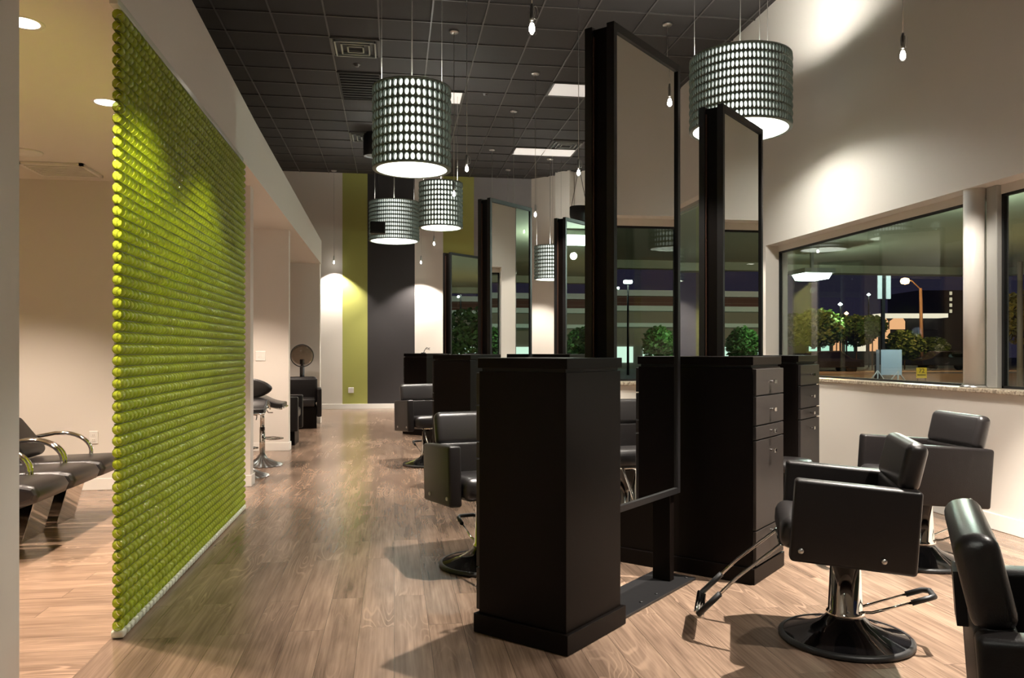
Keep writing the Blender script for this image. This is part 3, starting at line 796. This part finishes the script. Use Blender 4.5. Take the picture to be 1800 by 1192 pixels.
# ================================================================== SHAMPOO CHAIRS (local: faces +x)
def make_shampoo(label):
    t = thing('shampoo_chair', label, 'shampoo chair')
    b = MB(); b.prism([(-.62, 0), (-.13, 0), (-.04, .32), (-.62, .32)], -.16, .16, axis='y'); b.build('base', M['chrome'], t, bevel=.004)
    b = MB()
    b.prism([(-.60, .345), (-.60, .45), (-.40, .455), (.12, .47), (.19, .457), (.22, .41), (.20, .36), (.10, .325), (-.05, .30), (-.45, .31)], -.235, .235, axis='y', smooth=True)
    o = b.build('seat', M['leather2'], t); m_ = o.modifiers.new('bevel', 'BEVEL'); m_.width = .035; m_.segments = 4; m_.limit_method = 'ANGLE'; m_.angle_limit = math.radians(60)
    b = MB(); b.rbox(-.47, 0, .61, .10, .44, .34, .048, 5, mtx=Matrix.Rotation(math.radians(-38), 4, 'Y')); b.build('backrest', M['leather'], t)
    for sg in (-1, 1):
        pts = [(-.045, sg * .246, .34), (-.04, sg * .246, .48)]
        for k in range(1, 9):
            a = k / 9 * PI * .5; pts.append((-.04 - .22 * (1 - math.cos(a)) , sg * .246, .48 + .145 * math.sin(a)))
        pts += [(-.30, sg * .246, .622), (-.42, sg * .244, .60), (-.56, sg * .24, .55)]
        b = MB(); b.tube(pts, .0155, 12); b.build('armrest', M['chrome'], t)
    b = MB(); b.box(-1.02, -.20, 0, -.74, .20, .61); b.build('pedestal', M['gloss_black'], t, bevel=.01)
    b = MB(); b.lathe([(0, .0), (.10, .0), (.18, .05), (.235, .15), (.25, .17), (.235, .17), (.17, .07), (.09, .03), (0, .03)], 32, (-.78, 0, .68))
    for v in b.bm.verts: v.co.x = -.78 + (v.co.x + .78) * 1.12
    b.build('wash_bowl', M['gloss_black'], t)
    b = MB(); b.cyl((-.82, 0, .60), (-.82, 0, .69), .05, n=16); b.build('bowl_neck', M['black_metal'], t)
    return t
sh0 = make_shampoo('black shampoo chair with chrome arms, farthest of three, by the back wall')
sh0.location = (-2.28, 6.33, 0)
dup(sh0, (-2.28, 5.79, 0), 0, 'black shampoo chair with chrome arms, middle of the three')
dup(sh0, (-2.28, 5.25, 0), 0, 'black shampoo chair with chrome arms, nearest, cut off by the white wall')

# ================================================================== BAR STOOLS
def make_stool(label):
    t = thing('bar_stool', label, 'stool')
    b = MB(); n = 40
    for j in range(n):   # fluted flared foot
        pass
    prof = [(.21, .004), (.20, .012), (.13, .030), (.06, .062), (.028, .10), (.022, .13)]
    rings = []
    for r, z in prof:
        rings.append([b.bm.verts.new((r * (1 + .05 * math.cos(20 * 2 * PI * k / 80)) * math.cos(2 * PI * k / 80), r * (1 + .05 * math.cos(20 * 2 * PI * k / 80)) * math.sin(2 * PI * k / 80), z * (1 + .25 * math.cos(20 * 2 * PI * k / 80)))) for k in range(80)])
    for A, B in zip(rings, rings[1:]):
        for k in range(80): f = b.bm.faces.new([A[k], A[(k + 1) % 80], B[(k + 1) % 80], B[k]]); f.smooth = True
    b.build('foot', M['brushed'], t)
    b = MB(); b.cyl((0, 0, .10), (0, 0, .42), .030, n=20); b.cyl((0, 0, .42), (0, 0, .64), .024, n=20); b.build('post', M['chrome'], t)
    b = MB(); pts = [(.02, -.02, .30)] + [(.10 + .12 * math.sin(PI * k / 8), -.12 + .24 * k / 8, .295) for k in range(9)] + [(.02, .02, .30)]
    b.tube(pts, .010, 8); b.build('footrest', M['chrome'], t)
    # waved seat
    b = MB(); N = 14; top = []; ww = .20
    xs = [-.20 + .44 * i / N for i in range(N + 1)]
    def zt(x): return .70 + .05 * math.cos((x + .05) * 11) * (1 if x < .1 else .6)
    pts = [(x, zt(x) + .02) for x in xs] + [(x, zt(x) - .035) for x in xs[::-1]]
    b.prism(pts, -ww, ww, axis='y', smooth=True); o = b.build('seat', M['leather2'], t); m_ = o.modifiers.new('bevel', 'BEVEL'); m_.width = .014; m_.segments = 3; m_.limit_method = 'ANGLE'
    b = MB(); b.tube([(x, -ww + .005, zt(x) - .038) for x in xs] , .009, 8); b.tube([(x, ww - .005, zt(x) - .038) for x in xs], .009, 8); b.tube([(xs[-1] + .004, -ww, zt(xs[-1]) - .03), (xs[-1] + .004, ww, zt(xs[-1]) - .03)], .009, 8)
    b.build('seat_trim', M['chrome'], t)
    b = MB(); b.lathe([(0, -.03), (.085, -.03), (.105, -.018), (.11, 0), (.105, .018), (.085, .03), (0, .03)], 32)
    bmesh.ops.rotate(b.bm, verts=b.bm.verts, cent=(0, 0, 0), matrix=Matrix.Rotation(math.radians(78), 3, 'Y'))
    for v in b.bm.verts: v.co = Vector((v.co.x - .19 - abs(v.co.y) * -.12, v.co.y * (1.75 + .25 * math.cos(v.co.z * 20)), v.co.z * .95 + .87))
    b.build('backrest', M['leather'], t)
    b = MB(); b.tube([(0, .03, .62), (.02, .10, .61), (.05, .10, .57), (.10, .10, .57)], .006, 6); b.build('height_lever', M['chrome'], t)
    b = MB(); b.box(-.1, -.09, .635, .1, .09, .655); b.build('seat_plate', M['black_metal'], t)
    return t
st0 = make_stool('black waved bar stool on chrome flared foot, farther one, beside the switch wall')
st0.location = (-1.435, 9.06, 0)
dup(st0, (-1.46, 8.28, 0), -PI / 2, 'black waved bar stool on chrome flared foot, nearer one, half hidden by the wall end')

# ================================================================== HAIR DRYER CHAIRS
def make_dryer(label):
    t = thing('hair_dryer_chair', label, 'dryer chair')
    b = MB(); b.box(-.30, -.235, .0, .22, .235, .36); b.build('base', M['espresso'], t, bevel=.01)
    b = MB(); b.rbox(.0, 0, .42, .50, .44, .14, .04, 4); b.build('seat', M['leather2'], t)
    b = MB(); b.rbox(-.25, 0, .60, .11, .50, .42, .04, 4); b.rbox(-.27, 0, .76, .12, .46, .14, .045, 4); b.build('backrest', M['leather'], t)
    for sg in (-1, 1):
        b = MB(); b.rbox(-.01, sg * .275, .42, .56, .075, .46, .02, 4); b.build('arm', M['leather'], t)
    b = MB(); b.cyl((-.33, 0, .30), (-.33, 0, 1.12), .038, n=20); b.build('dryer_post', M['black'], t)
    b = MB(); b.lathe([(0, .17), (.08, .155), (.145, .10), (.18, .02), (.185, -.06), (.178, -.06), (.172, .02), (.138, .095), (.075, .147), (0, .16)], 36)
    bmesh.ops.rotate(b.bm, verts=b.bm.verts, cent=(0, 0, 0), matrix=Matrix.Rotation(math.radians(62), 3, 'Y'))
    for v in b.bm.verts: v.co += Vector((-.20, 0, 1.20))
    hd = b.build('dryer_hood', M['smoke'], t)
    b = MB(); b.tube([(-.12 + .0, .183 * math.cos(2 * PI * k / 36), 1.18 + .183 * math.sin(2 * PI * k / 36)) for k in range(36)], .008, 8, closed=True); b.build('hood_rim', M['black'], hd)
    return t
dr0 = make_dryer('black hair dryer chair with round smoked hood, facing down the aisle')
dr0.location = (-1.50, 13.45, 0); dr0.rotation_euler.z = face(.10, -1)
dup(dr0, (-1.53, 11.15, 0), 0, 'black hair dryer chair nearer, mostly hidden behind the wall end')

# ================================================================== WALL FITTINGS
def plate(name, x, y, z, w_, h, label, cat, kind):
    t = thing(name, label, cat, (x, y, z))
    b = MB(); b.rbox(0, -.004, 0, w_, .008, h, .0035, 2, smooth=False); b.build('cover_plate', M['white_plastic'], t)
    if kind == 'switch':
        for dx in (-.023, .023):
            b = MB(); b.box(dx - .006, -.016, -.012, dx + .006, -.006, .012); b.build('toggle', M['trim'], t)
    else:
        for dz in (-.022, .022):
            b = MB(); b.box(-.016, -.011, dz - .014, .016, -.007, dz + .014); s_ = b.build('socket', M['trim'], t)
            for dx in (-.006, .006):
                b = MB(); b.box(dx - .001, -.012, dz - .005, dx + .001, -.0105, dz + .005); b.build('slot', M['black'], s_)
def aty(px, py, Y):
    a = (px - 900) / F; c, s = math.cos(TH), math.sin(TH); tt = Y / (-s * a + c)
    return (c * a + s) * tt, 1.25 - (py - 618) / F * tt
x, z = aty(458, 626, 10.36); plate('light_switch', x, 10.36, z, .12, .12, 'white double light switch on the wall above the bar stools', 'light switch', 'switch')
x, z = aty(617, 686, BY); plate('wall_outlet', x, BY, z, .12, .12, 'white outlet low on the green stripe of the back wall', 'outlet', 'outlet')
x, z = aty(165, 769, 7.66); plate('wall_outlet', x, 7.66, z, .075, .115, 'white outlet low on the shampoo room wall', 'outlet', 'outlet')

# ================================================================== OUTDOORS
G = -.12
b = MB(); b.box(4.5, -40, G - .1, 160, 160, G); struct(b.build('ground_outside', M['asphalt']))
b = MB(); b.box(4.5, -3, 3.50, 16.5, 19.5, 3.9); cn = struct(b.build('canopy_roof', M['stucco']))
b = MB(); b.box(16.3, -3, 3.3, 16.6, 19.8, 4.3); b.box(4.5, 19.3, 3.3, 16.6, 19.8, 4.3); b.build('fascia', M['stucco'], cn)
b = MB(); b.box(14.6, 18.2, G, 15.1, 18.7, 3.5); b.build('canopy_post', M['stucco'], cn)
b = MB(); b.box(14.6, 2.2, G, 15.1, 2.7, 3.5); b.build('canopy_post', M['stucco'], cn)
def flood(x, y, z, p, label):
    t = thing('canopy_flood_light', label, 'flood light', (x, y, z))
    b = MB(); b.box(-.35, -.35, -.10, .35, .35, 0); b.box(-.03, -.03, 0, .03, .03, 3.5 - z + .01); b.build('housing', M['alu'], t)
    b = MB(); b.prism([(-.30, -.10), (.30, -.10), (.22, -.22), (-.22, -.22)], -.3, .3, axis='y'); b.build('lens', M['flood'], t)
    lamp('POINT', t, (0, 0, -.45), p, (.82, 1, .90), .06)
flood(7.64, 10.39, 3.5, 330, 'bright box flood light under the outdoor canopy, seen in a mirror')
fx_, fy_, _z = pos(1427, 17.2, 0)
flood(fx_, fy_, 3.02, 110, 'bright trapezoid flood light outside, at the left of the near window')

def leaves(b, c, r, n, size, squash=1.0, seed=1):
    rd = random.Random(seed)
    for i in range(n):
        while True:
            p = Vector((rd.uniform(-1, 1), rd.uniform(-1, 1), rd.uniform(-1, 1)))
            if .35 < p.length < 1: break
        p = Vector((p.x * r, p.y * r, p.z * r * squash)) + Vector(c)
        q = Matrix.Rotation(rd.uniform(0, 6.28), 3, 'Z') @ Matrix.Rotation(rd.uniform(-1, 1), 3, 'X')
        s_ = size * rd.uniform(.6, 1.3)
        b.quad(*[p + q @ Vector(v) * s_ for v in ((-1, 0, -.5), (0, .1, -.6), (1, 0, .4), (0, -.1, .6))])
def tree(x, y, h, cr_, label, mleaf, n=500, size=.16, squash=1.0, seed=1, trunk=.09):
    t = thing('tree', label, 'tree', (x, y, G))
    b = MB(); b.tube([(0, 0, 0), (.03, 0, h * .5), (0, .05, h * .8)], [trunk, trunk * .8, trunk * .4], 8)
    for k in range(5):
        a = k * 1.3 + seed; b.tube([(0, 0, h * .5), (cr_ * .5 * math.cos(a), cr_ * .5 * math.sin(a), h * .75)], [trunk * .5, trunk * .2], 6)
    b.build('trunk', M['bark'], t)
    b = MB(); leaves(b, (0, 0, h - cr_ * squash), cr_, n, size, squash, seed); b.build('crown', mleaf, t)
def at(px, d): x, y, _ = pos(px, d, 0); return x, y

# brick building seen in the mirrors
BX = 58
t = thing('brick_building', 'red brick building with white cornices, seen only in the mirrors', 'building', (BX, 20, G))
b = MB(); b.box(0, -26, 0, 12, 30, 4.9); b.build('walls', M['brick'], t)
b = MB(); b.box(-.6, -26, 4.55, .0, 16, 4.95); b.build('cornice', M['cornice'], t)
b = MB(); b.box(-.4, -10, 4.9, 6, 19, 5.7); b.build('parapet', M['brick'], t)
b = MB(); b.box(-.9, -10.4, 5.7, 6, 19.4, 6.15); b.build('cornice', M['cornice'], t)
b = MB(); b.box(-1.6, -26, 3.3, .0, -1, 3.6); b.build('awning', M['cornice'], t)
b = MB(); b.box(-.6, -26, 3.3, 0, 12, 3.6); b.build('band', M['cornice'], t)
for k in range(9):
    y0 = -22 + k * 6; b = MB(); b.box(-.08, y0, .5, 0, y0 + 5.2, 1.75); b.build('shop_window', M['shop_base'], t)
for k in range(7):
    y = 2 + k * 6.2
    tree(50, y, 3.15, 1.15, 'round clipped tree %s before the brick building, green lit, seen in a mirror' % ('nearest', 'second', 'third', 'fourth', 'fifth', 'sixth', 'seventh')[k], M['leaf'], 1500, .16, 1.2, seed=k)
    lamp('SPOT', None, (47.5, y + .6, 3.0), 260, (.6, 1, .55), .3, 2.2, .6, 'tree_spot').rotation_euler = (0, math.radians(-55), 0)
for k, (x, y, p) in enumerate(((42, 16, 1600), (42, 30, 1600))):
    t = thing('street_lamp', 'white street lamp seen in the mirrors, %s one' % ('nearer', 'farther')[k], 'street lamp', (x, y, G))
    b = MB(); b.cyl((0, 0, 0), (0, 0, 5.2), .08, .05, n=12); b.build('pole', M['black_metal'], t)
    b = MB(); b.rbox(0, 0, 5.4, .25, .5, .2, .06, 3); b.build('head', M['white_lamp'], t)
    lamp('POINT', t, (2, 0, 5.2), p * .25, (.8, 1, .88), .06)
tree(17.5, 14.6, 3.0, 2.0, 'dense dark leafy tree seen in the left mirrors', M['leaf'], 3500, .11, .8, seed=31)

# seen directly through the near window
x, y = at(1598, 62)
t = thing('street_lamp', 'orange glowing street lamp on a leaning wooden pole', 'street lamp', (x, y, G))
c_, s_ = math.cos(TH), math.sin(TH)
b = MB(); b.tube([(1.0 * c_, -1.0 * s_, 0), (.9 * c_, -.9 * s_, 6.3)], [.16, .11], 10); b.build('pole', M['pole'], t)
b = MB(); b.tube([(.9 * c_, -.9 * s_, 6.2), (.2, 0, 6.9), (-.3, 0, 6.9)], .05, 8); b.build('bracket', M['pole'], t)
b = MB(); b.lathe([(0, -.26), (.27, -.18), (.34, 0), (.27, .18), (0, .26)], 16, (-.35, 0, 6.85)); b.build('lamp_head', M['sodium'], t)
lamp('POINT', t, (-.9, -4.5, 6.2), 1900, (1, .48, .16), .06)
x, y = at(1450, 46); lamp('POINT', None, (x, y, 7.0), 4200, (1, .42, .14), .05, name='road_light')

x, y = at(1552, 37)
t = thing('pole_sign', 'dark pole carrying two upright pale rounded sign panels', 'sign', (x, y, G), -TH)
b = MB(); b.box(-.07, -.07, 0, .07, .07, 5.4); b.build('pole', M['black_metal'], t)
b = MB(); b.box(-.28, -.28, 0, .28, .28, .75); b.build('footing', M['concrete'], t, bevel=.03)
for sg in (-1, 1):
    b = MB(); b.rbox(sg * .20, -.1, 4.55, .23, .08, 1.5, .035, 3, smooth=False); b.build('sign_panel', M['cornice'], t)
lamp('POINT', t, (0, -3, 5.0), 420, (.8, 1, .9), .2)
x, y = at(1562, 36)
t = thing('sandwich_board', 'pale blue white board on white trestle legs outdoors', 'sign board', (x, y, G), -TH)
b = MB(); b.rbox(.12, 0, .88, .95, .05, 1.15, .012, 2, smooth=False); b.build('board', M['sign_white'], t)
b = MB(); b.rbox(-.47, .05, .88, .16, .05, 1.15, .012, 2, smooth=False); b.build('side_board', M['wall_grey'], t)
for xx in (-.50, .42):
    for sg in (-1, 1):
        b = MB(); b.tube([(xx, 0, .5), (xx + sg * .36, 0, .01)], .03, 6); b.build('leg', M['white_plastic'], t)
    b = MB(); b.box(xx - .03, -.03, .0, xx + .03, .03, .5); b.build('leg', M['white_plastic'], t)
lamp('POINT', t, (0, -2.5, 2.2), 110, (.75, .88, 1), .2)
x, y = at(1620, 37)
t = thing('yard_sign', 'small yellow sign reading 72 by the road', 'sign', (x, y, G), -TH)
b = MB(); b.box(-.24, 0, .13, .24, .02, .62); b.build('board', M['yellow'], t)
cu = bpy.data.curves.new('digits', 'FONT'); cu.body = '72'; cu.size = .28; cu.align_x = 'CENTER'; cu.extrude = .003
tmp = bpy.data.objects.new('digits', cu); C.objects.link(tmp); bpy.context.view_layer.update(); me = bpy.data.meshes.new_from_object(tmp); bpy.data.objects.remove(tmp)
o = bpy.data.objects.new('digits', me); C.objects.link(o); o.parent = t; o.location = (0, -.006, .38); o.rotation_euler = (PI / 2, 0, 0); me.materials.clear(); me.materials.append(M['black'])
b = MB()
for k in range(6): b.box(-.19 + k * .065, -.006, .25, -.145 + k * .065, -.002, .31)
b.build('small_print', M['black'], t)
for sg in (-1, 1):
    b = MB(); b.box(sg * .18 - .01, 0, 0, sg * .18 + .01, .015, .14); b.build('stake', M['black_metal'], t)
lamp('POINT', t, (0, -1.5, 1.5), 40, (1, .8, .5), .2)

# shops across the road
x, y = at(1560, 80)
t = thing('shop_building', 'low lit shopping building with white canopy across the road', 'building', (x, y, G), -TH)
b = MB(); b.box(-8.2, 0, 0, 6.5, 10, 5.0); b.build('walls', M['plate'], t)
b = MB(); b.box(-1.6, -2.0, 4.7, 5.0, -.2, 5.1); b.build('canopy', M['shop_white'], t)
for k in range(4):
    b = MB(); b.prism([(-1.5 + k * 1.7, 3.6), (-1.5 + k * 1.7, 4.4), (-1.1 + k * 1.7, 4.7), (-.2 + k * 1.7, 4.7), (.0 + k * 1.7, 4.4), (.0 + k * 1.7, 3.6)], -.15, 0, axis='y'); b.build('arch', M['shop_orange'] if k < 2 else M['plate'], t)
cols = ['shop_teal', 'shop_teal', 'shop_orange', 'shop_teal', 'shop_white', 'shop_orange', 'shop_orange', 'shop_teal']
for k, cn_ in enumerate(cols):
    b = MB(); x0 = -7.9 + k * 1.22; b.box(x0, -.1, 1.4, x0 + .8, 0, 3.1 if k % 3 else 3.6); b.build('shop_window', M[cn_], t)
lamp('POINT', t, (-4, -5, 5), 900, (.9, .9, .55), .06)
for k, (px, d, h, r, m_, lb) in enumerate(((1385, 66, 4.6, 1.8, 'leaf', 'dark tree at the far left of the near window view'),
        (1438, 54, 4.3, 1.7, 'leaf', 'dark green tree left of the lit shops'),
        (1470, 60, 4.2, 1.2, 'leaf', 'small tree before the teal shop windows'),
        (1505, 64, 4.3, 1.6, 'leaf', 'green lit tree before the shops'),
        (1533, 58, 4.0, 1.0, 'leaf', 'small green tree left of the pole sign'),
        (1590, 60, 3.0, 1.4, 'leaf', 'dark shrubby tree right of the pole sign'),
        (1640, 66, 2.6, 1.3, 'leaf', 'dark shrubby tree behind the leaning pole'),
        (1762, 19, 2.75, .62, 'leaf_gold', 'golden leafed tree through the far right pane, left one'),
        (1798, 20, 2.9, .85, 'leaf_gold', 'golden leafed tree at the right edge of the photo'))):
    x, y = at(px, d); tree(x, y, h, r, lb, M[m_], 1800 if m_ == 'leaf' else 2200, .17 if m_ == 'leaf' else .055, .8, seed=40 + k, trunk=.05)
x, y = at(1770, 17); lamp('POINT', None, (x - .8, y - 1.8, .9), 100, (1, .74, .34), .05, name='tree_glow')
x, y = at(1480, 53); lamp('POINT', None, (x, y, 3.8), 260, (.8, 1, .5), .05, name='tree_glow')
x, y = at(1793, 18)
b = MB(); b.cyl((0, 0, 0), (0, 0, 3.4), .07, .055, n=12); tag(b.build('lamp_pole', M['pole'], loc=(x, y, G)), 'pinkish pole at the right edge behind the golden trees', 'pole')
for k, (px, py, d) in enumerate(((1477, 535, 57), (1488, 551, 62), (1527, 518, 70))):
    x, y, z = pos(px, d, py=py)
    t = thing('street_lamp', ('white street lamp above the dark trees', 'orange street lamp just right of the white one', 'faint street lamp beside the pole sign')[k], 'street lamp', (x, y, G))
    b = MB(); b.cyl((0, 0, 0), (0, 0, z - G), .06, n=8); b.build('pole', M['black_metal'], t)
    b = MB(); b.lathe([(0, -.15), (.16, 0), (0, .15)], 12, (0, 0, z - G)); b.build('lamp_head', M['white_lamp'] if k != 1 else M['sodium'], t)
def car(px, d, label, rot=0):
    x, y = at(px, d)
    t = thing('car', label, 'car', (x, y, G), -TH + rot)
    b = MB(); b.prism([(-2.1, .35), (-2.15, .75), (-1.4, .92), (-.8, 1.38), (.7, 1.42), (1.35, .95), (2.1, .85), (2.15, .4)], -.85, .85, axis='y'); b.build('body', M['car'], t, bevel=.06)
    b = MB(); b.prism([(-1.2, .95), (-.75, 1.32), (.65, 1.36), (1.15, .96)], -.87, .87, axis='y'); b.build('windows', M['smoke'], t)
    for xx in (-1.3, 1.35):
        for sg in (-1, 1):
            b = MB(); b.cyl((xx, sg * .80, .33), (xx, sg * .62, .33), .33, n=24); b.build('wheel', M['rubber'], t)
car(1450, 50, 'dark car parked before the trees at left of the near window')
car(1662, 58, 'dark car parked beyond the road right of the leaning pole')
x, y = at(1662, 120)
t = thing('office_tower', 'dark far building with a column of lit windows', 'building', (x, y, G), -TH)
b = MB(); b.box(-4, 0, 0, 6, 10, 10.6); b.build('walls', M['plate'], t)
for k in range(4):
    b = MB(); b.box(.6, -.1, 7.2 + k * .9, .95, 0, 7.7 + k * .9); b.build('lit_window', M['lit_win'], t)
b = MB(); b.box(4.75, 45, G, 140, 47, G + .12); o = struct(b.build('kerb_outside', M['concrete']))
